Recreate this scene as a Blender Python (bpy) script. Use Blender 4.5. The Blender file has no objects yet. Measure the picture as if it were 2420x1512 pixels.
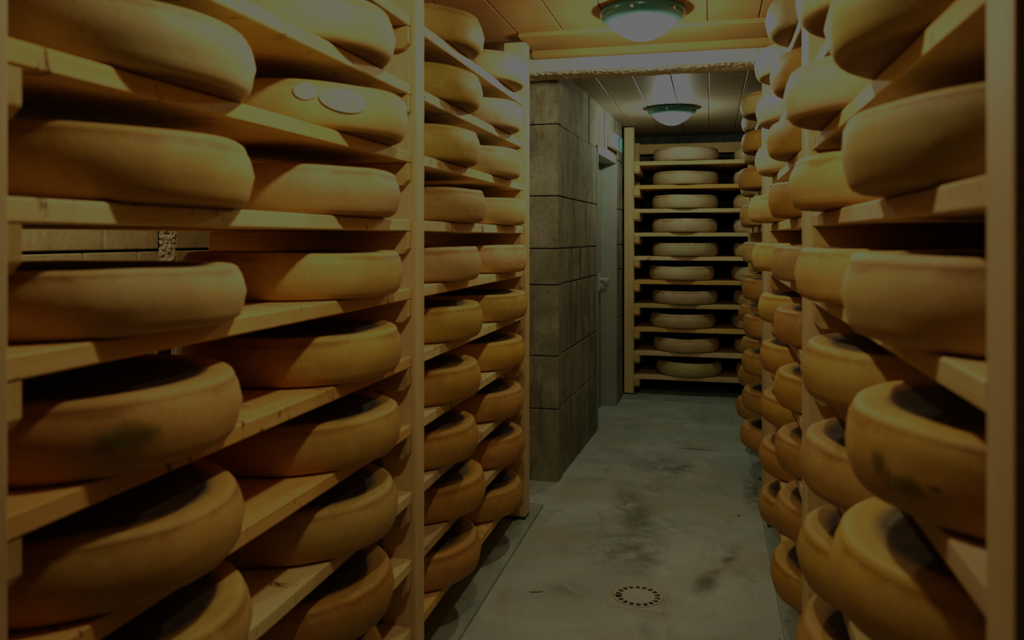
import bpy, bmesh, math, random
from math import sin, cos, pi, radians, hypot
from mathutils import Vector, Matrix, noise

random.seed(11)
scene = bpy.context.scene
COL = scene.collection
ZC = 1.34            # eye height
P = 0.20             # shelf pitch
BT = 0.033           # board thickness
R = 0.278            # cheese radius

# ------------------------------------------------------------------ helpers
def link(name, me, mat=None, parent=None):
    o = bpy.data.objects.new(name, me)
    COL.objects.link(o)
    if mat is not None and me is not None and not me.materials:
        me.materials.append(mat)
    if parent is not None:
        o.parent = parent
    return o

def mesh_of(name, bm, smooth=False):
    me = bpy.data.meshes.new(name)
    bmesh.ops.recalc_face_normals(bm, faces=bm.faces[:])
    bm.to_mesh(me)
    bm.free()
    if smooth:
        for p in me.polygons:
            p.use_smooth = True
    return me

def box(bm, x0, x1, y0, y1, z0, z1, bevel=0.0, seg=2):
    m = Matrix.LocRotScale(Vector(((x0+x1)/2, (y0+y1)/2, (z0+z1)/2)), None,
                           Vector((abs(x1-x0), abs(y1-y0), abs(z1-z0))))
    r = bmesh.ops.create_cube(bm, size=1.0, matrix=m)
    vs = r['verts']
    if bevel > 0:
        es = list({e for v in vs for e in v.link_edges})
        r = bmesh.ops.bevel(bm, geom=es, offset=bevel, segments=seg, affect='EDGES', profile=0.6)
    return vs

def box_obj(name, mat, x0, x1, y0, y1, z0, z1, bevel=0.003, parent=None, origin=None):
    bm = bmesh.new()
    c = origin or Vector(((x0+x1)/2, (y0+y1)/2, (z0+z1)/2))
    box(bm, x0-c[0], x1-c[0], y0-c[1], y1-c[1], z0-c[2], z1-c[2], bevel)
    o = link(name, mesh_of(name, bm), mat, parent)
    o.location = c if parent is None else Vector(c) - parent.location
    return o

def prism(bm, pts, axis, a0, a1):
    """extrude a 2-D polygon; axis 0: (y,z) along x, 1: (x,z) along y, 2: (x,y) along z"""
    def mk(p, a):
        if axis == 0: return (a, p[0], p[1])
        if axis == 1: return (p[0], a, p[1])
        return (p[0], p[1], a)
    A = [bm.verts.new(mk(p, a0)) for p in pts]
    B = [bm.verts.new(mk(p, a1)) for p in pts]
    n = len(pts)
    bm.faces.new(A); bm.faces.new(B[::-1])
    for i in range(n):
        bm.faces.new((A[i], A[(i+1) % n], B[(i+1) % n], B[i]))

def lathe(bm, prof, seg=64, wob=None):
    rings = []
    for (r, z) in prof:
        if r < 1e-6:
            rings.append([bm.verts.new((0, 0, z))])
        else:
            ring = []
            for i in range(seg):
                a = 2*pi*i/seg
                rr, zz = (r, z) if wob is None else wob(r, z, a)
                ring.append(bm.verts.new((rr*cos(a), rr*sin(a), zz)))
            rings.append(ring)
    for A, B in zip(rings, rings[1:]):
        if len(A) == 1 and len(B) == 1: continue
        for i in range(seg):
            j = (i+1) % seg
            if len(A) == 1: bm.faces.new((A[0], B[i], B[j]))
            elif len(B) == 1: bm.faces.new((A[i], A[j], B[0]))
            else: bm.faces.new((A[i], A[j], B[j], B[i]))

def tag(o, label=None, cat=None, group=None, kind=None):
    if label: o['label'] = label
    if cat: o['category'] = cat
    if group: o['group'] = group
    if kind: o['kind'] = kind
    return o

def empty(name, loc):
    o = bpy.data.objects.new(name, None)
    o.empty_display_size = 0.1
    o.location = loc
    COL.objects.link(o)
    return o

# ------------------------------------------------------------------ materials
class NT:
    def __init__(self, name):
        self.m = bpy.data.materials.new(name)
        self.m.use_nodes = True
        self.t = self.m.node_tree
        self.b = self.t.nodes['Principled BSDF']
    def n(self, typ, **kw):
        x = self.t.nodes.new(typ)
        for k, v in kw.items():
            if k == 'inp':
                for a, b in v.items(): x.inputs[a].default_value = b
            else: setattr(x, k, v)
        return x
    def l(self, a, b): self.t.links.new(a, b)
    def math(self, op, a, b=None, clamp=False):
        x = self.n('ShaderNodeMath', operation=op, use_clamp=clamp)
        for i, v in enumerate((a, b)):
            if v is None: continue
            if isinstance(v, (int, float)): x.inputs[i].default_value = v
            else: self.l(v, x.inputs[i])
        return x.outputs[0]
    def mix(self, fac, a, b, mode='MIX'):
        x = self.n('ShaderNodeMix', data_type='RGBA', blend_type=mode)
        for k, v in ((0, fac), (6, a), (7, b)):
            if isinstance(v, (int, float)): x.inputs[k].default_value = v
            elif isinstance(v, tuple): x.inputs[k].default_value = (*v[:3], 1)
            else: self.l(v, x.inputs[k])
        return x.outputs[2]
    def noise(self, vec, scale, detail=4, rough=0.6, dist=0.0):
        x = self.n('ShaderNodeTexNoise', inp={'Scale': scale, 'Detail': detail, 'Roughness': rough, 'Distortion': dist})
        if vec is not None: self.l(vec, x.inputs['Vector'])
        return x.outputs['Fac']
    def ramp(self, v, lo, hi, a=0.0, b=1.0, smooth=True):
        x = self.n('ShaderNodeMapRange', interpolation_type='SMOOTHSTEP' if smooth else 'LINEAR',
                   inp={'From Min': lo, 'From Max': hi, 'To Min': a, 'To Max': b})
        self.l(v, x.inputs['Value'])
        return x.outputs['Result']
    def coords(self, kind='Object', scale=(1, 1, 1), rnd=True):
        tc = self.n('ShaderNodeTexCoord')
        v = tc.outputs[kind]
        if rnd:
            oi = self.n('ShaderNodeObjectInfo')
            c = self.n('ShaderNodeCombineXYZ')
            r = self.math('MULTIPLY', oi.outputs['Random'], 37.0)
            for i in range(3): self.l(r, c.inputs[i])
            ad = self.n('ShaderNodeVectorMath', operation='ADD')
            self.l(v, ad.inputs[0]); self.l(c.outputs[0], ad.inputs[1])
            v = ad.outputs[0]
        if scale != (1, 1, 1):
            mp = self.n('ShaderNodeVectorMath', operation='MULTIPLY')
            mp.inputs[1].default_value = scale
            self.l(v, mp.inputs[0])
            v = mp.outputs[0]
        return v
    def bump(self, h, strength, dist=0.002):
        b = self.n('ShaderNodeBump', inp={'Strength': strength, 'Distance': dist})
        self.l(h, b.inputs['Height'])
        self.l(b.outputs[0], self.b.inputs['Normal'])
    def out(self, col, rough=0.6, spec=0.3):
        if isinstance(col, tuple): self.b.inputs['Base Color'].default_value = (*col[:3], 1)
        else: self.l(col, self.b.inputs['Base Color'])
        if isinstance(rough, (int, float)): self.b.inputs['Roughness'].default_value = rough
        else: self.l(rough, self.b.inputs['Roughness'])
        self.b.inputs['Specular IOR Level'].default_value = spec
        return self.m

def wood(name, c1, c2, axis, rough=0.6, dirt=0.0, rnd=True, kind='Object', spec=0.25):
    t = NT(name)
    sc = [26.0, 26.0, 26.0]; sc[axis] = 1.4
    v = t.coords(kind, tuple(sc), rnd)
    g = t.noise(v, 1.0, 5, 0.65, 0.6)
    sc2 = [90.0, 90.0, 90.0]; sc2[axis] = 3.0
    g2 = t.noise(t.coords(kind, tuple(sc2), rnd), 1.0, 3, 0.5)
    big = t.noise(t.coords(kind, (1.7, 1.7, 1.7), rnd), 1.0, 2, 0.5)
    f = t.math('ADD', t.math('MULTIPLY', g, 0.75), t.math('MULTIPLY', g2, 0.25))
    col = t.mix(t.ramp(f, 0.33, 0.68), c1, c2)
    col = t.mix(t.ramp(big, 0.35, 0.7, 0.0, 0.35), col, tuple(x*0.72 for x in c2))
    # small dark knots
    vo = t.n('ShaderNodeTexVoronoi', inp={'Scale': 3.1})
    t.l(t.coords(kind, tuple([1.0 if i != axis else 0.6 for i in range(3)]), rnd), vo.inputs['Vector'])
    col = t.mix(t.ramp(vo.outputs['Distance'], 0.045, 0.10, 0.55, 0.0), col, tuple(x*0.35 for x in c2))
    if dirt > 0:
        d = t.noise(t.coords(kind, (9, 22, 9) if axis == 1 else (22, 9, 9), rnd), 1.0, 6, 0.75, 1.2)
        col = t.mix(t.ramp(d, 0.585, 0.66, 0.0, dirt), col, (0.045, 0.022, 0.008))
    if not rnd:
        pass
    else:
        oi = t.n('ShaderNodeObjectInfo')
        col = t.mix(1.0, col, oi.outputs['Color'], 'MULTIPLY')
    t.bump(f, 0.25, 0.002)
    return t.out(col, rough, spec)

SPRUCE_Y = wood('spruce_board_y', (0.78, 0.64, 0.34), (0.66, 0.47, 0.20), 1, 0.65, 0.85)
SPRUCE_X = wood('spruce_board_x', (0.78, 0.64, 0.34), (0.66, 0.47, 0.20), 0, 0.65, 0.7)
POST_Z = wood('spruce_post', (0.74, 0.58, 0.32), (0.64, 0.47, 0.22), 2, 0.6)
CLEAT_X = wood('spruce_cleat', (0.68, 0.50, 0.22), (0.56, 0.38, 0.13), 0, 0.6)
CLEAT_Y = wood('spruce_cleat_y', (0.68, 0.50, 0.22), (0.56, 0.38, 0.13), 1, 0.6)
CEIL = wood('ceiling_spruce', (0.37, 0.205, 0.075), (0.31, 0.155, 0.05), 0, 0.45, rnd=False, spec=0.4)
CEIL2 = wood('ceiling_spruce_grey', (0.40, 0.33, 0.22), (0.32, 0.255, 0.16), 0, 0.5, rnd=False, spec=0.4)
TRIMW = wood('coving_spruce', (0.45, 0.27, 0.10), (0.38, 0.21, 0.065), 0, 0.5, rnd=False)

def rind():
    t = NT('cheese_rind')
    oi = t.n('ShaderNodeObjectInfo')
    v = t.coords('Object')
    n1 = t.noise(v, 5.5, 5, 0.62, 0.4)
    n2 = t.noise(v, 34.0, 4, 0.65)
    n3 = t.noise(v, 2.6, 3, 0.5)
    base = oi.outputs['Color']
    col = t.mix(t.ramp(n1, 0.36, 0.68), base, t.mix(0.38, base, (0.36, 0.18, 0.03)))
    col = t.mix(t.ramp(n3, 0.50, 0.68, 0.0, 0.45), col, t.mix(0.6, base, (0.20, 0.19, 0.035)))
    col = t.mix(t.ramp(n2, 0.52, 0.70, 0.0, 0.32), col, (0.62, 0.50, 0.24))
    n4 = t.noise(t.coords('Object', (150, 150, 60)), 1.0, 3, 0.6)
    col = t.mix(t.ramp(n4, 0.35, 0.68, 0.22, 0.0), col, t.mix(0.6, base, (0.22, 0.11, 0.02)))
    tc = t.n('ShaderNodeTexCoord')
    sp = t.n('ShaderNodeSeparateXYZ'); t.l(tc.outputs['Object'], sp.inputs[0])
    z = sp.outputs['Z']
    rr = t.math('SQRT', t.math('ADD', t.math('POWER', sp.outputs['X'], 2.0), t.math('POWER', sp.outputs['Y'], 2.0)))
    wob = t.math('MULTIPLY', t.math('SUBTRACT', n1, 0.5), 0.03)
    zz = t.math('ADD', z, wob)
    # redder towards the bottom edge
    col = t.mix(t.ramp(zz, 0.0, 0.045, 0.5, 0.0), col, t.mix(0.45, base, (0.34, 0.15, 0.02)))
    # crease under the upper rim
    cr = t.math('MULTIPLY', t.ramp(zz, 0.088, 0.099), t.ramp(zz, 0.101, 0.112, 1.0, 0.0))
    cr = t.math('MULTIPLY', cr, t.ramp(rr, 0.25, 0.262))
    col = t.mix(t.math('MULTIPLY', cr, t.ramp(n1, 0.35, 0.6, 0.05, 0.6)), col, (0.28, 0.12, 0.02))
    # grey mould on the flat faces
    rw = t.math('ADD', rr, t.math('MULTIPLY', t.math('SUBTRACT', n3, 0.5), 0.05))
    top = t.math('MULTIPLY', t.ramp(rw, 0.205, 0.232, 1.0, 0.0), t.ramp(z, 0.085, 0.095))
    col = t.mix(top, col, t.mix(t.ramp(n2, 0.4, 0.65), (0.17, 0.145, 0.085), (0.10, 0.085, 0.05)))
    bot = t.math('MULTIPLY', t.ramp(rr, 0.245, 0.262, 1.0, 0.0), t.ramp(z, 0.01, 0.02, 1.0, 0.0))
    col = t.mix(bot, col, (0.20, 0.125, 0.045))
    pit = t.math('ADD', t.math('MULTIPLY', n2, 0.6), t.math('MULTIPLY', t.noise(v, 130.0, 3, 0.6), 0.4))
    t.bump(pit, 0.35, 0.0025)
    return t.out(col, 0.62, 0.28)
RIND = rind()

def stone(name, c1, c2, c3, sc=3.0, scale_bump=0.5, kind='Object', streak=0.85):
    t = NT(name)
    v = t.coords(kind, rnd=False)
    n1 = t.noise(v, sc, 6, 0.7, 0.5)
    n2 = t.noise(v, 38.0, 5, 0.75)
    st = t.noise(t.coords(kind, (9, 9, 1.6), False), 1.0, 5, 0.7, 0.4)
    col = t.mix(t.ramp(n1, 0.36, 0.64), c1, c2)
    col = t.mix(t.ramp(st, 0.50, 0.64, 0.0, streak), col, c3)
    col = t.mix(t.ramp(n2, 0.5, 0.7, 0.0, 0.45), col, tuple(x*0.45 for x in c2))
    t.bump(t.math('ADD', t.math('MULTIPLY', n2, 0.7), n1), scale_bump, 0.006)
    return t.out(col, 0.85, 0.2)
STONE = stone('molasse_stone', (0.31, 0.315, 0.225), (0.185, 0.19, 0.13), (0.115, 0.09, 0.045), streak=0.6)
STONE_L = stone('molasse_stone_back', (0.52, 0.45, 0.28), (0.42, 0.34, 0.18), (0.22, 0.16, 0.07), streak=0.15)
MORTAR = stone('dark_joint', (0.03, 0.028, 0.02), (0.02, 0.018, 0.012), (0.015, 0.012, 0.01))
ROUGH = stone('roughcast_cement', (0.62, 0.58, 0.44), (0.53, 0.48, 0.34), (0.46, 0.40, 0.26), 9.0, 0.6)
DARKWALL = stone('dark_plaster', (0.10, 0.11, 0.09), (0.07, 0.075, 0.06), (0.05, 0.05, 0.04))

def concrete():
    t = NT('damp_concrete')
    v = t.coords('Object', rnd=False)
    n1 = t.noise(v, 1.7, 6, 0.65, 0.8)
    n2 = t.noise(v, 9.0, 5, 0.62, 0.35)
    n3 = t.noise(v, 60.0, 3, 0.6)
    col = t.mix(t.ramp(n1, 0.35, 0.65), (0.46, 0.555, 0.51), (0.345, 0.43, 0.385))
    col = t.mix(t.ramp(t.noise(v, 2.3, 5, 0.65, 0.3), 0.47, 0.66, 0.0, 0.6), col, (0.40, 0.365, 0.275))
    # damp smears running along the aisle
    def blob(cx, cy, rx, ry, rot, amt, c, lo=0.32, hi=0.66):
        nonlocal col
        mp = t.n('ShaderNodeMapping', vector_type='TEXTURE')
        mp.inputs['Location'].default_value = (cx, cy, 0)
        mp.inputs['Rotation'].default_value = (0, 0, rot)
        mp.inputs['Scale'].default_value = (rx, ry, 1)
        t.l(v, mp.inputs[0])
        ln = t.n('ShaderNodeVectorMath', operation='LENGTH'); t.l(mp.outputs[0], ln.inputs[0])
        f = t.ramp(ln.outputs['Value'], 0.15, 1.0, 1.0, 0.0)
        f = t.math('MULTIPLY', f, t.ramp(n2, lo, hi))
        col = t.mix(t.math('MULTIPLY', f, amt*0.78), col, c)
    dk = (0.10, 0.115, 0.085)
    blob(-0.29, 4.85, 0.22, 0.42, 0.0, 0.85, dk)
    blob(-0.16, 4.75, 0.10, 0.30, -0.3, 0.8, dk)
    blob(-0.36, 3.95, 0.13, 0.50, 0.25, 0.95, dk, 0.34, 0.52)
    blob(-0.30, 3.45, 0.22, 0.32, 0.1, 0.75, dk)
    blob(-0.42, 3.55, 0.30, 0.45, 0.0, 0.45, dk)
    blob(0.05, 3.42, 0.06, 0.33, -0.35, 0.9, (0.09, 0.075, 0.04))
    blob(-0.02, 3.20, 0.07, 0.16, -0.2, 0.9, dk, 0.34, 0.5)
    blob(-0.52, 3.02, 0.13, 0.10, 0.0, 0.7, (0.16, 0.13, 0.07))
    blob(-0.30, 4.35, 0.30, 0.40, 0.0, 0.55, (0.20, 0.15, 0.08))
    blob(-0.10, 5.22, 0.16, 0.035, 0.0, 0.9, (0.13, 0.12, 0.06), 0.3, 0.5)
    blob(0.21, 4.4, 0.07, 0.45, 0.0, 0.85, dk, 0.34, 0.5)
    blob(-0.05, 6.2, 0.5, 0.35, 0.0, 0.5, (0.17, 0.19, 0.14))
    col = t.mix(t.ramp(n3, 0.5, 0.75, 0.0, 0.25), col, (0.48, 0.52, 0.45))
    n5 = t.noise(t.coords('Object', (7, 3.5, 1), False), 1.0, 6, 0.7, 0.6)
    col = t.mix(t.ramp(n5, 0.52, 0.70, 0.0, 0.5), col, (0.22, 0.25, 0.205))
    t.bump(t.math('ADD', n2, t.math('MULTIPLY', n3, 0.3)), 0.18, 0.004)
    return t.out(col, t.ramp(n2, 0.3, 0.7, 0.45, 0.7), 0.35)
FLOOR = concrete()
def plinthmat():
    t = NT('plinth_concrete')
    v = t.coords('Object', rnd=False)
    n1 = t.noise(v, 2.2, 5, 0.65, 0.5); n2 = t.noise(v, 25, 4, 0.7)
    col = t.mix(t.ramp(n1, 0.35, 0.65), (0.36, 0.43, 0.38), (0.27, 0.33, 0.285))
    col = t.mix(t.ramp(n2, 0.55, 0.7, 0.0, 0.4), col, (0.12, 0.13, 0.10))
    t.bump(n2, 0.25, 0.004)
    return t.out(col, 0.7, 0.3)
PLINTH = plinthmat()

def flat(name, c, rough=0.5, spec=0.4, metal=0.0, var=0.12):
    t = NT(name)
    n = t.noise(t.coords('Object', rnd=False), 7.0, 4, 0.6)
    col = t.mix(t.ramp(n, 0.3, 0.7, 0.0, 1.0), c, tuple(x*(1-var) for x in c))
    t.b.inputs['Metallic'].default_value = metal
    return t.out(col, rough, spec)
DOORP = flat('grey_green_door_paint', (0.25, 0.29, 0.245), 0.45, 0.4, 0, 0.2)
FRAMEP = flat('door_frame_paint', (0.33, 0.37, 0.31), 0.45)
STEEL = flat('worn_steel', (0.55, 0.57, 0.52), 0.35, 0.5, 0.15)
SIGNW = flat('white_sign_plastic', (0.75, 0.74, 0.70), 0.4)
SIGNC = flat('cream_sign_back', (0.55, 0.47, 0.28), 0.5)
SIGNG = flat('exit_green', (0.01, 0.33, 0.20), 0.45)
DRAINP = flat('drain_plastic', (0.47, 0.48, 0.40), 0.5, 0.35)
DRAING = flat('drain_grate_plastic', (0.46, 0.50, 0.43), 0.45, 0.35)
PIT_SHADE = flat('drain_pit_shade', (0.012, 0.014, 0.02), 0.4)
FOOTM = flat('teal_foot_rubber', (0.02, 0.09, 0.07), 0.6)
PAPER = flat('damp_paper_label', (0.54, 0.60, 0.47), 0.7, 0.2, 0, 0.3)
INK = flat('faded_label_print', (0.42, 0.46, 0.37), 0.7, 0.2)
def stain(name, c):
    t = NT(name)
    at = t.n('ShaderNodeAttribute', attribute_name='fade')
    n = t.noise(t.coords('Object', rnd=False), 40.0, 4, 0.65)
    a = t.ramp(t.math('ADD', at.outputs['Fac'], t.math('MULTIPLY', t.math('SUBTRACT', n, 0.5), 1.1)), 0.05, 0.75, 0.0, 0.6)
    t.l(a, t.b.inputs['Alpha'])
    return t.out(t.mix(t.ramp(n, 0.35, 0.65), c, tuple(x*0.6 for x in c)), 0.65, 0.25)
GREENM = stain('green_rind_stain', (0.20, 0.22, 0.025))
GREEND = stain('dark_rind_mark', (0.05, 0.055, 0.012))
CHIPM = flat('straw_chip', (0.30, 0.22, 0.05), 0.7, 0.2)
WHITEPL = flat('plaster_grey', (0.30, 0.29, 0.24), 0.8)

def emission(name, col, strength):
    t = NT(name)
    t.b.inputs['Base Color'].default_value = (0.8, 0.8, 0.78, 1)
    t.b.inputs['Emission Color'].default_value = (*col, 1)
    t.b.inputs['Emission Strength'].default_value = strength
    return t.m
def ringmat():
    t = NT('teal_lamp_plastic')
    t.b.inputs['Base Color'].default_value = (0.035, 0.14, 0.115, 1)
    t.b.inputs['Roughness'].default_value = 0.22
    t.b.inputs['Transmission Weight'].default_value = 0.0
    # dome light showing through the rim, put in as emission fading outward
    tc = t.n('ShaderNodeTexCoord'); sp = t.n('ShaderNodeSeparateXYZ'); t.l(tc.outputs['Object'], sp.inputs[0])
    rr = t.math('SQRT', t.math('ADD', t.math('POWER', sp.outputs['X'], 2.0), t.math('POWER', sp.outputs['Y'], 2.0)))
    g = t.ramp(rr, 0.132, 0.178, 1.0, 0.0)
    g = t.math('ADD', t.math('MULTIPLY', t.math('POWER', g, 1.6), 0.75), 0.03)
    t.b.inputs['Emission Color'].default_value = (0.55, 0.95, 0.80, 1)
    t.l(g, t.b.inputs['Emission Strength'])
    return t.m
RINGM = ringmat()

# ------------------------------------------------------------------ the room
def struct(o): o['kind'] = 'structure'; return o

# floor and raised strips under the racks
struct(box_obj('floor', FLOOR, -2.75, 1.12, -1.75, 7.75, -0.12, 0.0, 0, origin=(0, 0, 0)))
struct(box_obj('trim_1', PLINTH, -2.6, -0.81, -1.6, 3.93, -0.01, 0.014, 0.004, origin=(0, 0, 0)))
struct(box_obj('trim_2', PLINTH, 0.237, 1.0, -1.6, 5.95, -0.01, 0.014, 0.004, origin=(0, 0, 0)))
struct(box_obj('trim_3', PLINTH, -0.72, 1.0, 6.70, 7.6, -0.01, 0.016, 0.004, origin=(0, 0, 0)))

# plank ceilings (grooved planks running down the aisle)
def plank_ceiling(name, mat, y0, y1, z, x0=-2.75, x1=1.12):
    bm = bmesh.new()
    w, off = 0.213, -0.0135
    k0 = math.floor((x0-off)/w)
    x = off + k0*w
    while x < x1:
        box(bm, max(x, x0)+0.0016, min(x+w, x1)-0.0016, y0, y1, z, z+0.02, 0.003, 1)
        x += w
    box(bm, x0, x1, y0, y1, z+0.012, z+0.06)
    return struct(link(name, mesh_of(name, bm), mat))
plank_ceiling('ceiling', CEIL, -1.75, 4.0, 2.28)
plank_ceiling('ceiling_far', CEIL2, 4.0, 7.75, 2.28)

# coving board where the front ceiling meets the lintel
bm = bmesh.new()
prism(bm, [(3.60, 2.285), (3.60, 2.265), (3.604, 2.262), (3.885, 2.262), (3.893, 2.252), (3.905, 2.238), (3.915, 2.232), (3.950, 2.232), (3.975, 2.285)], 0, -0.86, 1.0)
struct(link('trim_4', mesh_of('trim_4', bm), TRIMW))

# roughcast lintel: noisy cement crust
bm = bmesh.new()
NX, prof = 260, []
for i in range(30): prof.append((3.955, 2.275-(2.275-2.165)*i/29))
for i in range(1, 30): prof.append((3.955+0.375*i/29, 2.165+0.038*(i/29)**1.5))
for i in range(1, 8): prof.append((4.33, 2.203+0.075*i/7))
rows = []
for a in range(NX+1):
    x = -1.05 + 2.05*a/NX
    row = []
    for (y, z) in prof:
        p = Vector((x, y, z))
        d = noise.fractal(p*70, 0.55, 2.1, 4)*0.006 + noise.noise(p*9)*0.008
        d += max(0, noise.noise(p*Vector((30, 18, 18)).length/38 + Vector((7, 0, 0))))*0.004
        edge = max(0, 1-abs(y-3.955)/0.05)*max(0, 1-abs(z-2.165)/0.05)
        yy = y - d*(0.65 if y < 3.96 else 0.3) + edge*0.012
        zz = z - (d*0.9 if y > 3.96 else d*0.35) + edge*0.010
        row.append(bm.verts.new((x, yy, zz)))
    rows.append(row)
for A, B in zip(rows, rows[1:]):
    for i in range(len(prof)-1):
        bm.faces.new((A[i], A[i+1], B[i+1], B[i]))
struct(link('trim_5', mesh_of('trim_5', bm), ROUGH))

# stone walls made of large sawn blocks
ZJ = [-0.02, 0.396, 0.687, 1.079, 1.279, 1.5685, 1.9626, 2.36]
def block_wall(bm, courses, rnd_seed, top=2.36, vth=0.10, gap=0.005, shift=0.004):
    """courses: list of joint lists in u for each course; builds blocks in local (u, v, z), face at v=0"""
    rs = random.Random(rnd_seed)
    for k in range(len(ZJ)-1):
        js = courses[k]
        for a, b in zip(js, js[1:]):
            d = rs.uniform(-shift, shift)
            box(bm, a+gap*1.9, b-gap*1.9, d, vth, ZJ[k]+gap/2, min(ZJ[k+1], top)-gap/2, 0.006, 2)

WA = radians(2.4)
KX, KY = -0.82, 4.345
U = Vector((sin(WA), cos(WA), 0)); V = Vector((-cos(WA), sin(WA), 0))
MW = Matrix(((U.x, V.x, 0, KX), (U.y, V.y, 0, KY), (0, 0, 1, 0), (0, 0, 0, 1)))
def wallpt(u, v, z): return MW @ Vector((u, v, z))
D0, D1, DT = 1.216, 2.087, 1.955        # door opening along the wall, its top
L_END = 2.42
bm = bmesh.new()
cs = [[0, 0.50, D0], [0, 0.62, 0.95, D0], [0, 0.36, D0], [0, 0.66, D0], [0, 0.43, 0.83, D0], [0, 0.55, D0],
      [0, 0.31, 0.95, 1.55, 2.05, L_END]]
block_wall(bm, cs, 4)
cs2 = [[D1, L_END] if k < 6 else [D1, D1] for k in range(7)]
for k in range(6):
    box(bm, D1+0.0, L_END, random.uniform(-.003, .003), 0.3, ZJ[k]+0.003, ZJ[k+1]-0.003, 0.006, 2)
# front face of the pillar (turning the corner, towards the rack)
rs = random.Random(8)
for k in range(7):
    js = [(-0.012, 0.50), (0.50, 1.10), (1.10, 1.79)] if k % 2 else [(-0.012, 0.72), (0.72, 1.30), (1.30, 1.79)]
    for a, b in js:
        d = rs.uniform(-.004, .004) - 0.012
        box(bm, d, 0.10, a+0.0025, b-0.0025, ZJ[k]+0.0025, ZJ[k+1]-0.0025, 0.006, 2)
me = mesh_of('wall_middle', bm)
me.materials.append(STONE)
o = struct(link('wall_middle', me)); o.matrix_world = MW
bm = bmesh.new()
box(bm, 0.004, D0, 0.012, 0.30, -0.02, 2.36)
box(bm, 0.004, 0.30, 0.012, 1.79, -0.02, 2.36)
box(bm, D0, L_END, 0.012, 0.30, DT+0.035, 2.36)
box(bm, D0-0.02, D1+0.02, 0.24, 0.32, -0.02, DT+0.04)
for k_, js_ in enumerate(cs):
    for u_ in js_[1:-1]:
        box(bm, u_-0.008, u_+0.008, 0.0025, 0.03, ZJ[k_], min(ZJ[k_+1], 2.36))
for k_ in range(1, 7):
    box(bm, 0.0, D0 if k_ < 6 else L_END, 0.0035, 0.03, ZJ[k_]-0.003, ZJ[k_]+0.003)
o = struct(link('trim_6', mesh_of('trim_6', bm), MORTAR)); o.matrix_world = MW

# door in its recess
door = empty('door_1', wallpt((D0+D1)/2, 0.1, 0)); door.rotation_euler = (0, 0, 0)
struct(door); door['label'] = 'grey-green painted steel door recessed in the stone wall under the exit sign'
def wobj(name, bm, mat, parent):
    o = link(name, mesh_of(name, bm), mat, parent)
    o.matrix_world = MW if parent is None else MW
    if parent is not None:
        o.matrix_parent_inverse = Matrix.Translation(parent.location).inverted()
        o.matrix_basis = MW
    return o
bm = bmesh.new(); box(bm, D0+0.03, D1-0.03, 0.115, 0.155, 0.008, DT-0.03, 0.003)
wobj('leaf', bm, DOORP, door)
bm = bmesh.new()
box(bm, D0, D0+0.035, -0.006, 0.18, 0.0, DT+0.03, 0.003)
box(bm, D1-0.035, D1, -0.006, 0.18, 0.0, DT+0.03, 0.003)
box(bm, D0, D1, -0.006, 0.18, DT-0.03, DT+0.03, 0.003)
wobj('door_frame', bm, FRAMEP, door)
bm = bmesh.new()
box(bm, D1-0.17, D1-0.10, 0.105, 0.118, 0.915, 1.055, 0.004)
bmesh.ops.create_cone(bm, cap_ends=True, segments=20, radius1=0.013, radius2=0.011, depth=0.06,
                      matrix=Matrix.Translation((D1-0.135, 0.078, 1.01)) @ Matrix.Rotation(pi/2, 4, 'X'))
box(bm, D1-0.255, D1-0.12, 0.036, 0.060, 0.992, 1.024, 0.008)
box(bm, D1-0.16, D1-0.11, 0.06, 0.106, 0.935, 0.975, 0.010)
wobj('door_handle', bm, STEEL, door)

# left wall behind the left rack, coarse blocks with one rough strip
bm = bmesh.new()
def lw(y, ):  return y
for k in range(7):
    if k == 3: js = [-1.7, -1.1, -0.5, 0.1, 0.7, 1.3, 1.8, 2.15, 2.52, 2.89, 3.23, 3.40]
    elif k == 4: js = [-1.7, -1.0, -0.3, 0.4, 1.0, 1.6, 2.0, 2.37, 3.01, 3.375]
    else: js = [-1.7 + 0.1*(k % 2), -0.9, -0.1, 0.7, 1.4, 2.1, 2.7, 3.0, 3.375]
    for a, b in zip(js, js[1:]):
        d = random.uniform(-.004, .004)
        box(bm, -2.72, -2.60+d, a+.006, b-.006, ZJ[k]+.006, ZJ[k+1]-.006, 0.006, 2)
    js = [3.50, 4.2, 4.6]
    for a, b in zip(js, js[1:]):
        box(bm, -2.72, -2.60, a+.006, b-.006, ZJ[k]+.006, ZJ[k+1]-.006, 0.006, 2)
struct(link('wall_left', mesh_of('wall_left', bm), STONE_L))
bm = bmesh.new()
rows = []
for i in range(30):
    row = []
    for j in range(90):
        p = Vector((-2.60, 3.378+0.119*i/29, 1.15+0.6*j/89))
        row.append(bm.verts.new((p.x + noise.fractal(p*60, 0.6, 2.1, 3)*0.012, p.y, p.z)))
    rows.append(row)
for A, B in zip(rows, rows[1:]):
    for j in range(89): bm.faces.new((A[j], A[j+1], B[j+1], B[j]))
struct(link('trim_7', mesh_of('trim_7', bm), ROUGH))
struct(box_obj('trim_8', MORTAR, -2.82, -2.63, -1.75, 4.7, -0.02, 2.36, 0, origin=(0, 0, 0)))

struct(box_obj('wall_right', DARKWALL, 1.0, 1.12, -1.75, 7.75, -0.02, 2.36, 0, origin=(0, 0, 0)))
struct(box_obj('wall_back', DARKWALL, -1.2, 1.12, 7.6, 7.72, -0.02, 2.36, 0, origin=(0, 0, 0)))
struct(box_obj('wall_front', WHITEPL, -2.75, 1.12, -1.72, -1.6, -0.02, 2.36, 0, origin=(0, 0, 0)))
bm = bmesh.new(); box(bm, L_END-0.3, L_END+0.95, 0.30, 0.36, -0.02, 2.36)
o = struct(link('wall_side', mesh_of('wall_side', bm), DARKWALL)); o.matrix_world = MW

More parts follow.
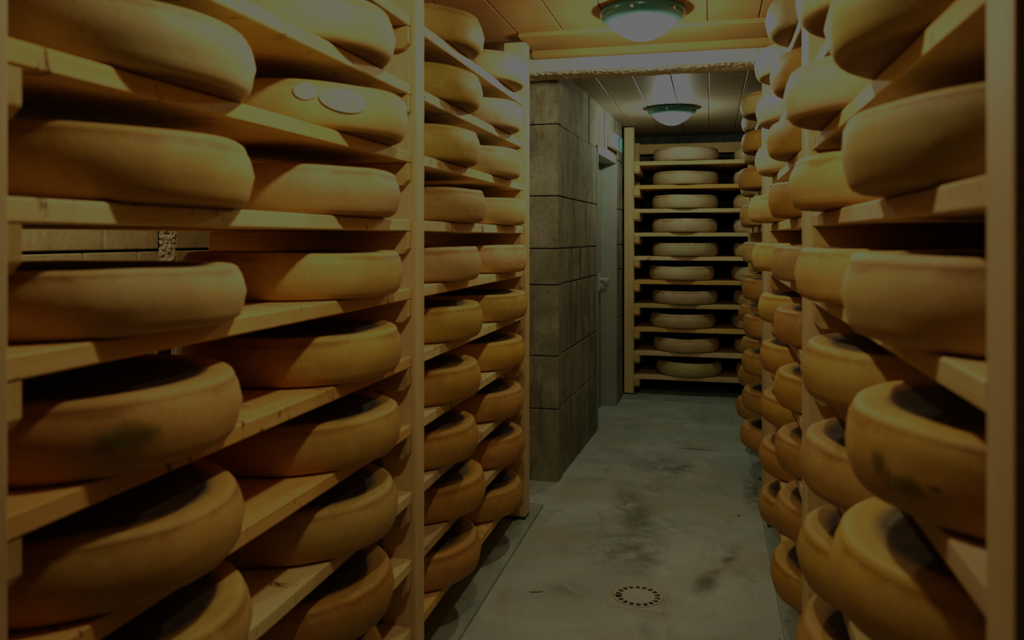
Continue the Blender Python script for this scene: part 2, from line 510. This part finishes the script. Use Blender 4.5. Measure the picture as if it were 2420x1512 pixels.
# ------------------------------------------------------------------ racks
def post(parent, x0, x1, y0, y1, z1, z0=0.028, foot=True, mat=None):
    o = box_obj('post', mat or POST_Z, x0, x1, y0, y1, z0, z1, 0.003, parent)
    c = random.uniform(0.9, 1.08); o.color = (c, c*random.uniform(.97, 1.02), c*random.uniform(.94, 1.04), 1)
    if foot:
        f = box_obj('foot', FOOTM, x0+.002, x1-.002, y0+.002, y1-.002, 0.013, z0+0.001, 0.002)
        f.parent = o
        f.location = Vector(((x0+x1)/2, (y0+y1)/2, (0.0135+z0)/2)) - Vector(((x0+x1)/2, (y0+y1)/2, (z0+z1)/2))
    return o

CLEAT_PROTO = {}
def cleat(parent, axis, sgn, x0, x1, y0, y1, ztop):
    """supporting batten with a chamfered front lower corner; sgn: which end is the front"""
    L = (x1-x0) if axis == 0 else (y1-y0)
    key = (axis, sgn, round(L, 3), round((y1-y0) if axis == 0 else (x1-x0), 3))
    if key not in CLEAT_PROTO:
        h, ch = 0.066, 0.017
        pts = [(-L/2, 0), (L/2, 0), (L/2, -h), (-L/2, -h)]
        if sgn > 0: pts = [(-L/2, 0), (L/2, 0), (L/2, -h+ch), (L/2-ch, -h), (-L/2, -h)]
        else: pts = [(-L/2, 0), (L/2, 0), (L/2, -h), (-L/2+ch, -h), (-L/2, -h+ch)]
        bm = bmesh.new()
        w = key[3]/2
        prism(bm, pts, 1 if axis == 0 else 0, -w, w)
        bmesh.ops.bevel(bm, geom=bm.edges[:], offset=0.002, segments=1, affect='EDGES')
        me = mesh_of('cleat', bm); me.materials.append(CLEAT_X if axis == 0 else CLEAT_Y)
        CLEAT_PROTO[key] = me
    o = link('cleat', CLEAT_PROTO[key], None, parent)
    o.location = Vector(((x0+x1)/2, (y0+y1)/2, ztop)) - parent.location
    c = random.uniform(0.8, 1.1); o.color = (c, c, c*random.uniform(.9, 1.05), 1)
    return o

PW = 0.072
def zb(n, off): return ZC + off + n*P
OFF = {'L': 0.0172, 'R': 0.0266, 'B': 0.006}
LEVELS = range(3, -7, -1)
CW = 0.034

# left rack: three uprights, two bays
XL = -0.844
lr = empty('cheese_rack', (-1.17, 2.25, 0))
tag(lr, 'long pale spruce rack frame of two bays filling the left side of the aisle', 'rack')
for (a, b, h, cl) in ((0.742, 0.816, 2.29, 'f'), (2.232, 2.304, 2.29, 'nf'), (3.677, 3.765, 2.258, 'n')):
    post(lr, XL-0.105, XL, a, b, h)
    post(lr, -1.515, -1.41, a, b, h)
    for n in LEVELS:
        z = zb(n, OFF['L'])
        if 'f' in cl: cleat(lr, 0, 1, -1.515, XL-0.012, b, b+CW, z)
        if 'n' in cl: cleat(lr, 0, 1, -1.515, XL-0.012, a-CW, a, z)
box_obj('rail', CLEAT_Y, -1.50, -1.46, 2.304, 3.677, 2.19, 2.25, 0.003, lr)
box_obj('rail', CLEAT_Y, -1.50, -1.46, 0.816, 2.232, 2.19, 2.25, 0.003, lr)

# right racks: three units standing in a row
XR = 0.25
units = [('nearest pale spruce rack frame along the right edge of the photo', [(0.765, 0.838, 'f'), (2.256, 2.328, 'n')]),
         ('second pale spruce rack frame on the right, just beyond the nearest one', [(2.334, 2.406, 'f'), (3.85, 3.94, 'n')]),
         ('third pale spruce rack frame on the right, farthest down the aisle', [(4.06, 4.25, 'f'), (5.70, 5.78, 'n')])]
for lab, ps in units:
    rr_ = empty('cheese_rack', (0.58, (ps[0][0]+ps[1][1])/2, 0))
    tag(rr_, lab, 'rack')
    for (a, b, cl) in ps:
        post(rr_, XR, XR+0.105, a, b, 2.145 if a > 2 else 2.3)
        post(rr_, 0.815, 0.92, a, b, 2.145 if a > 2 else 2.3)
        for n in LEVELS:
            z = zb(n, OFF['R'])
            if cl == 'f': cleat(rr_, 0, -1, XR+0.012, 0.92, b, b+CW, z)
            else: cleat(rr_, 0, -1, XR+0.012, 0.92, a-CW, a, z)

# back rack across the end of the aisle
YB = 6.83
br = empty('cheese_rack', (0.08, 7.15, 0))
tag(br, 'spruce rack frame closing the far end of the aisle beside the door', 'rack')
for (a, b, cl) in ((-0.712, -0.632, 'f'), (0.80, 0.88, 'n')):
    post(br, a, b, YB, YB+0.105, 2.27)
    post(br, a, b, 7.40, 7.50, 2.20)
    for n in LEVELS:
        z = zb(n, OFF['B'])
        if cl == 'f': cleat(br, 1, -1, b, b+0.05, YB-0.012, 7.5, z)
        else: cleat(br, 1, -1, a-0.05, a, YB-0.012, 7.5, z)
box_obj('rail', CLEAT_X, -0.632, 0.80, 7.42, 7.47, 2.10, 2.19, 0.003, br)

# ------------------------------------------------------------------ boards
ORD = ['top', 'second', 'third', 'fourth', 'fifth', 'sixth', 'seventh', 'eighth', 'ninth', 'tenth']
BAYTXT = {'L1': 'near left bay', 'L2': 'far left bay', 'R1': 'nearest right bay', 'R2': 'second right bay',
          'R3': 'third right bay', 'B': 'end-wall rack'}
BAYGRP = {'L1': 'near left bay', 'L2': 'far left bay', 'R1': 'nearest right bay', 'R2': 'second right bay',
          'R3': 'third right bay', 'B': 'rack across the end'}
TOPN = {'L1': 3, 'L2': 3, 'R1': 2, 'R2': 3, 'R3': 3, 'B': 3}
BOTN = {'L1': -6, 'L2': -6, 'R1': -5, 'R2': -6, 'R3': -6, 'B': -6}
def ordtxt(bay, n):
    i = TOPN[bay]-n
    if n == BOTN[bay]: return 'lowest'
    return ORD[i]
bays = {'L1': (-1.515, XL-0.010, 0.8165, 2.2315), 'L2': (-1.515, XL-0.010, 2.3045, 3.6765),
        'R1': (XR+0.010, 0.92, 0.8385, 2.2555), 'R2': (XR+0.010, 0.92, 2.4065, 3.8495), 'R3': (XR+0.010, 0.92, 4.2505, 5.6995),
        'B': (-0.6315, 0.7995, YB+0.004, 7.5)}
for bay, (x0, x1, y0, y1) in bays.items():
    side = bay[0]
    bm = bmesh.new()
    hx, hy = (x1-x0)/2, (y1-y0)/2
    box(bm, -hx, hx, -hy, hy, 0, BT, 0.003, 1)
    # slightly rough sawn edges
    bmesh.ops.subdivide_edges(bm, edges=[e for e in bm.edges if e.calc_length() > 0.3], cuts=14, use_grid_fill=True)
    for v in bm.verts:
        v.co.x += noise.noise(v.co*11)*0.0012
        v.co.z += noise.noise(v.co*3+Vector((5, 5, 5)))*0.0012
    me = mesh_of('shelf_board', bm)
    me.materials.append(SPRUCE_X if bay == 'B' else SPRUCE_Y)
    proto = bpy.data.objects.new('shelf_board', me)
    first = True
    for n in range(TOPN[bay], BOTN[bay]-1, -1):
        o = proto if first else proto.copy()
        first = False
        COL.objects.link(o)
        o.location = ((x0+x1)/2, (y0+y1)/2, zb(n, OFF[side])+0.0012)
        k = random.uniform(0.80, 1.12)
        o.color = (k, k*random.uniform(0.93, 1.03), k*random.uniform(0.85, 1.12), 1)
        warm = {('L1', 1): (1, .84, .58), ('L1', -1): (1.05, .88, .66), ('L1', -2): (1.02, .78, .52), ('L1', -3): (1.05, .80, .50),
                ('L1', -4): (1.0, 1.0, .95), ('L1', -5): (1.05, 1.06, .9), ('L1', 0): (1.1, 1.08, 1.0), ('L1', 2): (1.08, 1.04, .9),
                ('B', 2): (1.0, .68, .36), ('B', -2): (1, .8, .5), ('B', -4): (1, .86, .55), ('B', 3): (1.0, .9, .7),
                ('L2', -2): (1.1, 1.1, 1.05), ('L2', -3): (1.1, 1.1, 1.05), ('L2', -6): (1, .85, .55)}
        if (bay, n) in warm: o.color = (*warm[(bay, n)], 1)
        hue = 'orange-toned' if o.color[2] < 0.67 else 'pale'
        pos = 'topmost one' if n == TOPN[bay] else 'lowest one' if n == BOTN[bay] else ordtxt(bay, n) + ' from the top'
        tag(o, '%s spruce shelf board, %s in the %s' % (hue, pos, BAYTXT[bay]),
            'shelf board', 'shelf boards in the ' + BAYGRP[bay])

# ------------------------------------------------------------------ cheese wheels
def wheel_mesh(seed):
    rs = random.Random(seed)
    H = 0.113 + rs.uniform(-.003, .004)
    bul = rs.uniform(0.003, 0.009)
    prof = [(0, 0.001), (0.10, 0.0005), (0.20, 0), (R-.040, 0), (R-.026, 0.0012), (R-.016, 0.006), (R-.010, 0.014),
            (R-.006, 0.026), (R-bul*.4, 0.042), (R, 0.058), (R-bul*.6, 0.078), (R-bul*1.1, 0.092), (R-bul-.0045, 0.0985),
            (R-bul-.0052, 0.1005), (R-bul-.0055, 0.1025), (R-bul-.0095, H-.004), (R-bul-.016, H-.0005), (R-bul-.026, H), (R-.055, H-.0015), (R-.085, H-.003), (0.12, H-.004), (0.05, H-.004), (0, H-.004)]
    ph = rs.uniform(0, 100)
    def wob(r, z, a):
        v = Vector((cos(a)*1.3+ph, sin(a)*1.3, z*6))
        d = noise.noise(v)*0.0045 + noise.noise(v*4)*0.0018
        e = noise.noise(Vector((cos(a)*1.6+ph+50, sin(a)*1.6, 0)))*0.004
        return r + d*(r/R), z + (e*(z/H) if z > 0.02 else 0)
    bm = bmesh.new()
    lathe(bm, prof, 80, wob)
    return mesh_of('round_cheese', bm, True)
WM = [wheel_mesh(s) for s in range(8)]
for m in WM: m.materials.append(RIND)

W = {'L1n' : {1: (1.182, 0.07), 0: (1.175, 0.07), -1: (1.147, 0.07), -2: (1.138, 0.07), -3: (1.147, 0.07), -4: (1.171, 0.07)} ,
     'L1f' : {2: (1.852, 0.07), 1: (1.912, 0.081), 0: (1.882, 0.07), -1: (1.899, 0.07), -2: (1.897, 0.07), -3: (1.888, 0.07), -4: (1.87, 0.07), -5: (1.835, 0.07), -6: (1.807, 0.07)} ,
     'L2n' : {3: (2.688, 0.07), 2: (2.666, 0.07), 1: (2.644, 0.07), 0: (2.721, 0.07), -1: (2.66, 0.07), -2: (2.677, 0.07), -3: (2.649, 0.07), -4: (2.624, 0.07), -5: (2.716, 0.07), -6: (2.649, 0.07)} ,
     'L2f' : {3: (3.355, 0.078), 2: (3.293, 0.07), 1: (3.285, 0.07), 0: (3.358, 0.074), -1: (3.355, 0.078), -2: (3.355, 0.076), -3: (3.349, 0.07), -4: (3.309, 0.07), -5: (3.349, 0.07), -6: (3.301, 0.07)} ,
     'R1n' : {1: (1.28, 0.083), 0: (1.214, 0.07), -1: (1.214, 0.07), -2: (1.186, 0.07), -3: (1.245, 0.080)} ,
     'R1f' : {2: (1.844, 0.07), 1: (1.935, 0.091), 0: (1.935, 0.078), -1: (1.891, 0.07), -2: (1.82, 0.064), -3: (1.84, 0.066), -4: (1.835, 0.07), -5: (1.844, 0.07)} ,
     'R2n' : {3: (2.80, 0.073), 2: (2.728, 0.066), 1: (2.80, 0.073), 0: (2.728, 0.07), -1: (2.728, 0.063), -2: (2.728, 0.055), -3: (2.728, 0.054), -4: (2.728, 0.05), -5: (2.728, 0.053), -6: (2.728, 0.064)} ,
     'R2f' : {3: (3.53, 0.073), 2: (3.489, 0.07), 1: (3.53, 0.07), 0: (3.53, 0.097), -1: (3.53, 0.084), -2: (3.42, 0.065), -3: (3.42, 0.058), -4: (3.42, 0.057), -5: (3.42, 0.060), -6: (3.42, 0.066)} ,
     'R3n' : {3: (4.62, 0.091), 2: (4.62, 0.086), 1: (4.62, 0.107), 0: (4.62, 0.097), -1: (4.62, 0.088), -2: (4.62, 0.086), -3: (4.62, 0.079), -4: (4.62, 0.088), -5: (4.62, 0.086), -6: (4.62, 0.095)} ,
     'R3f' : {3: (5.25, 0.064), 2: (5.25, 0.058), 1: (5.35, 0.07), 0: (5.35, 0.07), -1: (5.25, 0.066), -2: (5.25, 0.066), -3: (5.35, 0.079), -4: (5.25, 0.07), -5: (5.35, 0.086), -6: (5.35, 0.097)} ,
     }
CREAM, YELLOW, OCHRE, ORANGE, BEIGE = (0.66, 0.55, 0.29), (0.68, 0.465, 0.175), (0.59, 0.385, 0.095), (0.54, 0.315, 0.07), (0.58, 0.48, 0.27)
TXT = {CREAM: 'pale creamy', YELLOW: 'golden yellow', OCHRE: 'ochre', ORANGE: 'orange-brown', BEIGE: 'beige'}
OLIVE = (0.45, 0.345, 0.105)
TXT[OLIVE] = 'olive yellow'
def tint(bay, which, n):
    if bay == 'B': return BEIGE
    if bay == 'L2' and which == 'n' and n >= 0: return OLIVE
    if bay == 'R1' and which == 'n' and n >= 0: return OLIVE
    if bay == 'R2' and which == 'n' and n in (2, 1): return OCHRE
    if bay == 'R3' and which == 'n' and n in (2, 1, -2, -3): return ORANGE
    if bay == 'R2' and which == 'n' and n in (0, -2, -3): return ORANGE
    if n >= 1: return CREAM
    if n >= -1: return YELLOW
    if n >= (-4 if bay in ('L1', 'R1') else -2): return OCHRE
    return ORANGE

wi = 0
wheels = {}
def put_wheel(bay, which, n, x, y, label):
    global wi
    side = bay[0]
    z = zb(n, OFF[side]) + BT + 0.0022
    me = WM[(wi*5 + n) % len(WM)]; wi += 1
    o = bpy.data.objects.new('round_cheese', me)
    COL.objects.link(o)
    o.location = (x, y, z)
    o.rotation_euler = (0, 0, random.uniform(0, 2*pi))
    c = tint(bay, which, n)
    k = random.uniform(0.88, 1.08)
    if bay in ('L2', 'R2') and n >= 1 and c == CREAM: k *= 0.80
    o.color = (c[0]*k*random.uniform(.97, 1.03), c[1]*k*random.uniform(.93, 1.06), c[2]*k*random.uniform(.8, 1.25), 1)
    tag(o, label % TXT[c], 'cheese', 'cheese wheels in the ' + BAYGRP[bay])
    wheels[(bay, which, n)] = o
    if (bay, which, n) == ('L1', 'n', -1): o.scale = (1, 1, 0.91)
    if (bay, which, n) == ('L1', 'f', 1): o.color = (0.70, 0.50, 0.19, 1)
    return o
for key, d in W.items():
    bay, which = key[:2], key[2]
    for n, (y, e) in d.items():
        x = XL + e - R if bay[0] == 'L' else XR - e + R
        pos = 'nearer' if which == 'n' else 'farther'
        lv = ordtxt(bay, n)
        put_wheel(bay, which, n, x, y, '%%s cheese wheel, %s one on the %s board of the %s' % (pos, lv, BAYTXT[bay]))
lx = {3: 1533, 2: 1531, 1: 1530, 0: 1530, -1: 1531, -2: 1523, -3: 1530, -4: 1525, -5: 1533, -6: 1540}
for n in LEVELS:
    dx = (lx[n]-1531)*0.0036
    put_wheel('B', 'l', n, -0.214+dx, YB+0.28-0.05, '%%s cheese wheel, left one on the %s board of the end-wall rack' % ordtxt('B', n))
    put_wheel('B', 'r', n, 0.462+dx*.6, YB+0.28-0.045, '%%s cheese wheel, partly hidden right one on %s board of end-wall rack' % ordtxt('B', n))

# labels and marks that stick to single wheels
def patch(name, mat, parent, a0, z0, ra, rz, tilt=0.0, rad=R+0.0015, seg=28, rings=4, parent_rot=True):
    """curved oval patch on the side of a wheel; a0 world angle, ra half-width (m), rz half-height"""
    bm = bmesh.new()
    def vert(u, w):
        uu = u*ra*cos(tilt) - w*rz*sin(tilt)
        ww = u*ra*sin(tilt) + w*rz*cos(tilt)
        a = a0 + uu/R
        zz = z0 + ww
        rr = rad - 0.9*(zz-0.058)**2*1.2
        return bm.verts.new((rr*cos(a), rr*sin(a), zz))
    c = vert(0, 0)
    prev = None
    for i in range(1, rings+1):
        f = i/rings
        ring = [vert(f*cos(2*pi*j/seg), f*sin(2*pi*j/seg)) for j in range(seg)]
        for j in range(seg):
            k = (j+1) % seg
            if prev is None: bm.faces.new((c, ring[j], ring[k]))
            else: bm.faces.new((prev[j], ring[j], ring[k], prev[k]))
        prev = ring
    me = mesh_of(name, bm, True)
    at = me.attributes.new('fade', 'FLOAT', 'POINT')
    for i in range(len(me.vertices)):
        at.data[i].value = 1.0 if i == 0 else 1.0 - ((i-1)//seg + 1)/rings
    o = link(name, me, mat, parent)
    o.rotation_euler = (0, 0, -parent.rotation_euler[2])
    return o
w1 = wheels[('L1', 'f', 1)]
w1['label'] = 'golden yellow cheese wheel with two pale paper labels, upper part of near left bay'
def surf_r(o, a):   # how far out the wobbling rind really is at a world angle
    la = (a - o.rotation_euler[2]) % (2*pi)
    best = 0
    for v in o.data.vertices:
        if 0.04 < v.co.z < 0.08:
            d = abs(((math.atan2(v.co.y, v.co.x) - la + pi) % (2*pi)) - pi)
            if d < 0.35: best = max(best, hypot(v.co.x, v.co.y))
    return best
a1, a2 = radians(-59.5), radians(-41.5)
p1 = patch('paper_label', PAPER, w1, a1, 0.083, 0.027, 0.020, rad=surf_r(w1, a1)+0.0015)
p1['label'] = 'small round pale label'
p2 = patch('paper_label', PAPER, w1, a2, 0.066, 0.058, 0.026, tilt=-0.10, rad=surf_r(w1, a2)+0.0015)
p2['label'] = 'larger oval pale label'
for (da, dz, ra, rz) in ((-0.07, 0.006, 0.012, 0.007), (0.02, -0.002, 0.016, 0.010), (0.09, -0.008, 0.012, 0.006)):
    q = patch('faded_print', INK, w1, a2+da, 0.066+dz, ra, rz, rad=surf_r(w1, a2)+0.0022)
    q.parent = p2; q.rotation_euler = (0, 0, 0)
w2 = wheels[('R1', 'n', -2)]
w2['label'] = 'ochre cheese wheel with green mould stains, near right bay beside the foreground post'
for i, (a, dz, ra, rz, m) in enumerate(((-157, 0.060, 0.018, 0.022, GREENM), (-147, 0.044, 0.036, 0.017, GREENM),
                                        (-152.5, 0.048, 0.004, 0.022, GREEND), (-139, 0.052, 0.013, 0.006, GREEND))):
    a = radians(a)
    patch('rind_mark', m, w2, a, dz, ra, rz, rad=surf_r(w2, a)+0.0012+0.0006*(i > 1))
w3 = wheels[('L1', 'n', -2)]
a = radians(-32)
patch('rind_mark', GREENM, w3, a, 0.060, 0.075, 0.030, rad=surf_r(w3, a)+0.001)

# ------------------------------------------------------------------ ceiling lamps
LX = -0.275
DOMES = [((1.40, 2.28), (1.0, 0.83, 0.57), 84, 'round ceiling lamp with teal rim above the camera'),
         ((3.36, 2.28), (1.0, 0.86, 0.61), 87, 'nearer round ceiling lamp with teal rim and glowing white dome'),
         ((5.95, 2.28), (0.95, 0.98, 0.78), 56, 'farther round ceiling lamp with teal rim, before the end-wall rack')]
ring_bm = bmesh.new()
lathe(ring_bm, [(0.150, 0.0), (0.173, -0.001), (0.1765, -0.006), (0.1765, -0.016), (0.174, -0.026), (0.166, -0.038), (0.152, -0.048), (0.141, -0.053),
                (0.1365, -0.053), (0.1355, -0.046), (0.1355, -0.004), (0.150, 0.0)], 72)
ring_me = mesh_of('lamp_rim', ring_bm, True); ring_me.materials.append(RINGM)
dome_bm = bmesh.new()
lathe(dome_bm, [(0, -0.124), (0.025, -0.1225), (0.050, -0.1155), (0.075, -0.104), (0.098, -0.090), (0.118, -0.075), (0.130, -0.062), (0.135, -0.048), (0.135, -0.02)], 40)
dome_src = mesh_of('lamp_dome', dome_bm, True)
clip_bm = bmesh.new()
box(clip_bm, -0.006, 0.006, -0.003, 0.006, -0.006, 0.006, 0.002)
clip_me = mesh_of('lamp_clip', clip_bm); clip_me.materials.append(STEEL)
for i, ((y, z), c, s, lab) in enumerate(DOMES):
    if i == 0:
        pass
    e = empty('ceiling_lamp', (LX, y, z))
    tag(e, lab, 'ceiling lamp', 'round ceiling lamps along the aisle')
    link('lamp_rim', ring_me, None, e)
    dm = dome_src.copy(); dm.materials.append(emission('lamp_glow_%d' % i, c, 8.0))
    link('lamp_dome', dm, None, e)
    bl = bpy.data.lights.new('lamp_light', 'POINT'); bl.energy = s; bl.color = c; bl.shadow_soft_size = 0.035
    bo = bpy.data.objects.new('lamp_light', bl); COL.objects.link(bo); bo.parent = e; bo.location = (0, 0, -0.150)
    for k in range(6):
        a = 2*pi*(k+0.35)/6
        cl = link('lamp_clip', clip_me, None, e)
        cl.location = (0.1725*cos(a), 0.1725*sin(a), -0.026)
        cl.rotation_euler = (0, 0, a+pi/2)

# dim light of the neighbouring aisle behind the left rack
L = bpy.data.lights.new('neighbour_aisle_light', 'POINT'); L.energy = 110; L.color = (1, 0.85, 0.55); L.shadow_soft_size = 0.12
lo = bpy.data.objects.new('neighbour_aisle_light', L); lo.location = (-2.05, 2.4, 2.2); COL.objects.link(lo)

# ------------------------------------------------------------------ exit sign on the wall
sg = empty('exit_sign', wallpt(1.83, 0.0, 2.07))
tag(sg, 'small white exit sign box with green panel on the stone wall above the door', 'sign')
S0, S1 = 1.66, 2.10
bm = bmesh.new(); box(bm, S0, S1, -0.012, 0.004, 2.020, 2.128, 0.003)
wobj('back_plate', bm, SIGNC, sg)
bm = bmesh.new(); box(bm, S0+0.01, S1-0.01, -0.050, -0.012, 2.014, 2.126, 0.010, 3)
wobj('diffuser', bm, SIGNW, sg)
bm = bmesh.new(); box(bm, S0+0.20, S1-0.03, -0.0520, -0.0495, 2.022, 2.118, 0.001)
gp = wobj('green_panel', bm, SIGNG, sg)
bm = bmesh.new()
# white door outline, running figure and arrow on the green panel
a = S0+0.285
box(bm, a, a+0.085, -0.0545, -0.0515, 2.034, 2.040)
box(bm, a, a+0.010, -0.0545, -0.0515, 2.034, 2.106)
box(bm, a, a+0.085, -0.0545, -0.0515, 2.100, 2.106)
box(bm, a+0.034, a+0.046, -0.0545, -0.0515, 2.060, 2.086)
box(bm, a+0.026, a+0.038, -0.0545, -0.0515, 2.042, 2.062)
box(bm, a+0.044, a+0.066, -0.0545, -0.0515, 2.052, 2.060)
bmesh.ops.create_cone(bm, cap_ends=True, segments=16, radius1=0.007, radius2=0.007, depth=0.003,
                      matrix=Matrix.Translation((a+0.044, -0.053, 2.093)) @ Matrix.Rotation(pi/2, 4, 'X'))
wobj('pictogram', bm, SIGNW, sg)

# ------------------------------------------------------------------ floor drain
dr = empty('floor_drain', (-0.263, 3.02, 0))
tag(dr, 'square floor drain with round slotted cover set in the concrete aisle', 'drain')
dr.rotation_euler = (0, 0, radians(-4)); dr.scale = (0.95, 0.95, 1)
# square surround with a round hole
bm = bmesh.new()
seg = 72
def sq(a, h):
    c, s = cos(a), sin(a); m = max(abs(c), abs(s)); return (h*c/m, h*s/m)
lay = []
for (kind, r, z) in (('s', 0.110, 0.0003), ('s', 0.107, 0.0025), ('c', 0.098, 0.005), ('c', 0.0965, 0.0035), ('c', 0.0965, 0.001)):
    ring = []
    for i in range(seg):
        a = 2*pi*(i+0.5)/seg
        x, y = sq(a, r) if kind == 's' else (r*cos(a), r*sin(a))
        ring.append(bm.verts.new((x, y, z)))
    lay.append(ring)
for A, B in zip(lay, lay[1:]):
    for i in range(seg): bm.faces.new((A[i], A[(i+1) % seg], B[(i+1) % seg], B[i]))
link('surround', mesh_of('surround', bm), DRAINP, dr)
# slotted round cover: centre disc, outer ring and 18 bridges
bm = bmesh.new()
def annulus(r0, r1, z0, z1, a0, a1, st):
    top, bot = [], []
    for i in range(st+1):
        a = a0+(a1-a0)*i/st
        top.append((bm.verts.new((r0*cos(a), r0*sin(a), z1)), bm.verts.new((r1*cos(a), r1*sin(a), z1))))
        bot.append((bm.verts.new((r0*cos(a), r0*sin(a), z0)), bm.verts.new((r1*cos(a), r1*sin(a), z0))))
    for i in range(st):
        bm.faces.new((top[i][0], top[i][1], top[i+1][1], top[i+1][0]))
        bm.faces.new((top[i][0], top[i+1][0], bot[i+1][0], bot[i][0]))
        bm.faces.new((top[i][1], bot[i][1], bot[i+1][1], top[i+1][1]))
    for k in (0, st):
        bm.faces.new((top[k][0], top[k][1], bot[k][1], bot[k][0]))
annulus(0.087, 0.0955, 0.001, 0.006, 0, 2*pi, 72)
annulus(0.0001, 0.066, 0.001, 0.0065, 0, 2*pi, 72)
for k in range(18):
    a = 2*pi*(k+0.5)/18
    annulus(0.0655, 0.0875, 0.001, 0.0062, a-0.062, a+0.062, 4)
link('slotted_cover', mesh_of('slotted_cover', bm), DRAING, dr)
bm = bmesh.new(); bmesh.ops.create_circle(bm, cap_ends=True, segments=48, radius=0.0963, matrix=Matrix.Translation((0, 0, 0.0012)))  # flat near-black disc, paints the shaded depth below the slots
link('pit', mesh_of('pit', bm), PIT_SHADE, dr)

# few bits of straw on the floor
chip_spots = [(-0.640, 2.97, 0.35, 0.055, 'brown straw bit on the floor left of the drain'),
              (0.232, 2.80, -0.9, 0.040, 'brown straw bit on the floor at the right kerb near the bottom'),
              (-0.335, 3.005, 0.2, 0.035, 'brown straw bit lying on the drain cover'),
              (0.130, 4.02, 1.2, 0.035, 'dark straw bit on the floor in the right half of the aisle')]
for i, (x, y, rz, Lh, lab) in enumerate(chip_spots):
    bm = bmesh.new()
    h = Lh/2
    pts = [(-h, 0), (-h*.4, .0035), (h*.3, .0042), (h, .0012), (h*.5, -.003), (-h*.5, -.0028)]
    prism(bm, pts, 2, 0.0, 0.0016)
    for v in bm.verts: v.co.z += 0.003*(v.co.x/h)**2
    o = link('straw_bit', mesh_of('straw_bit', bm), CHIPM)
    o.location = (x, y, 0.0068 if i == 2 else 0.0006); o.rotation_euler = (0, 0, rz)
    tag(o, lab, 'straw', 'straw bits on the floor')

# ------------------------------------------------------------------ camera, world, colour
cam = bpy.data.cameras.new('camera'); co = bpy.data.objects.new('camera', cam); COL.objects.link(co)
cam.sensor_fit = 'HORIZONTAL'; cam.sensor_width = 36.0
cam.lens = 1900/2420*36
cam.shift_y = -(756-561)/2420
cam.clip_start = 0.02
co.location = (0, 0, ZC)
co.rotation_euler = (pi/2, 0, radians(13.89))
cam.dof.use_dof = True; cam.dof.focus_distance = 4.6; cam.dof.aperture_fstop = 3.7
scene.camera = co

w = bpy.data.worlds.new('cellar'); scene.world = w; w.use_nodes = True
w.node_tree.nodes['Background'].inputs[0].default_value = (0.5, 0.45, 0.35, 1)
w.node_tree.nodes['Background'].inputs[1].default_value = 0.01

vs = scene.view_settings
scene.display_settings.display_device = 'sRGB'
vs.view_transform = 'Standard'
vs.look = 'None'
# the photo is printed dark: whites sit at mid grey
vs.use_curve_mapping = True
cmap = vs.curve_mapping
cmap.extend = 'HORIZONTAL'
cmap.use_clip = True
cmap.clip_min_x = 0; cmap.clip_min_y = 0
cmap.clip_max_x = 2.4; cmap.clip_max_y = 1
cc = cmap.curves[3]
cc.points[0].location = (0, 0)
cc.points[1].location = (2.4, 0.207)
for a_, b_ in ((0.04, 0.0042), (0.12, 0.0158), (0.3, 0.0475), (0.6, 0.0985), (1.0, 0.146), (1.6, 0.187)):
    cc.points.new(a_, b_)
cmap.update()

scene.cycles.max_bounces = 8
scene.cycles.diffuse_bounces = 5
scene.cycles.caustics_reflective = False
scene.cycles.caustics_refractive = False
scene.cycles.sample_clamp_indirect = 6
scene.cycles.use_denoising = True
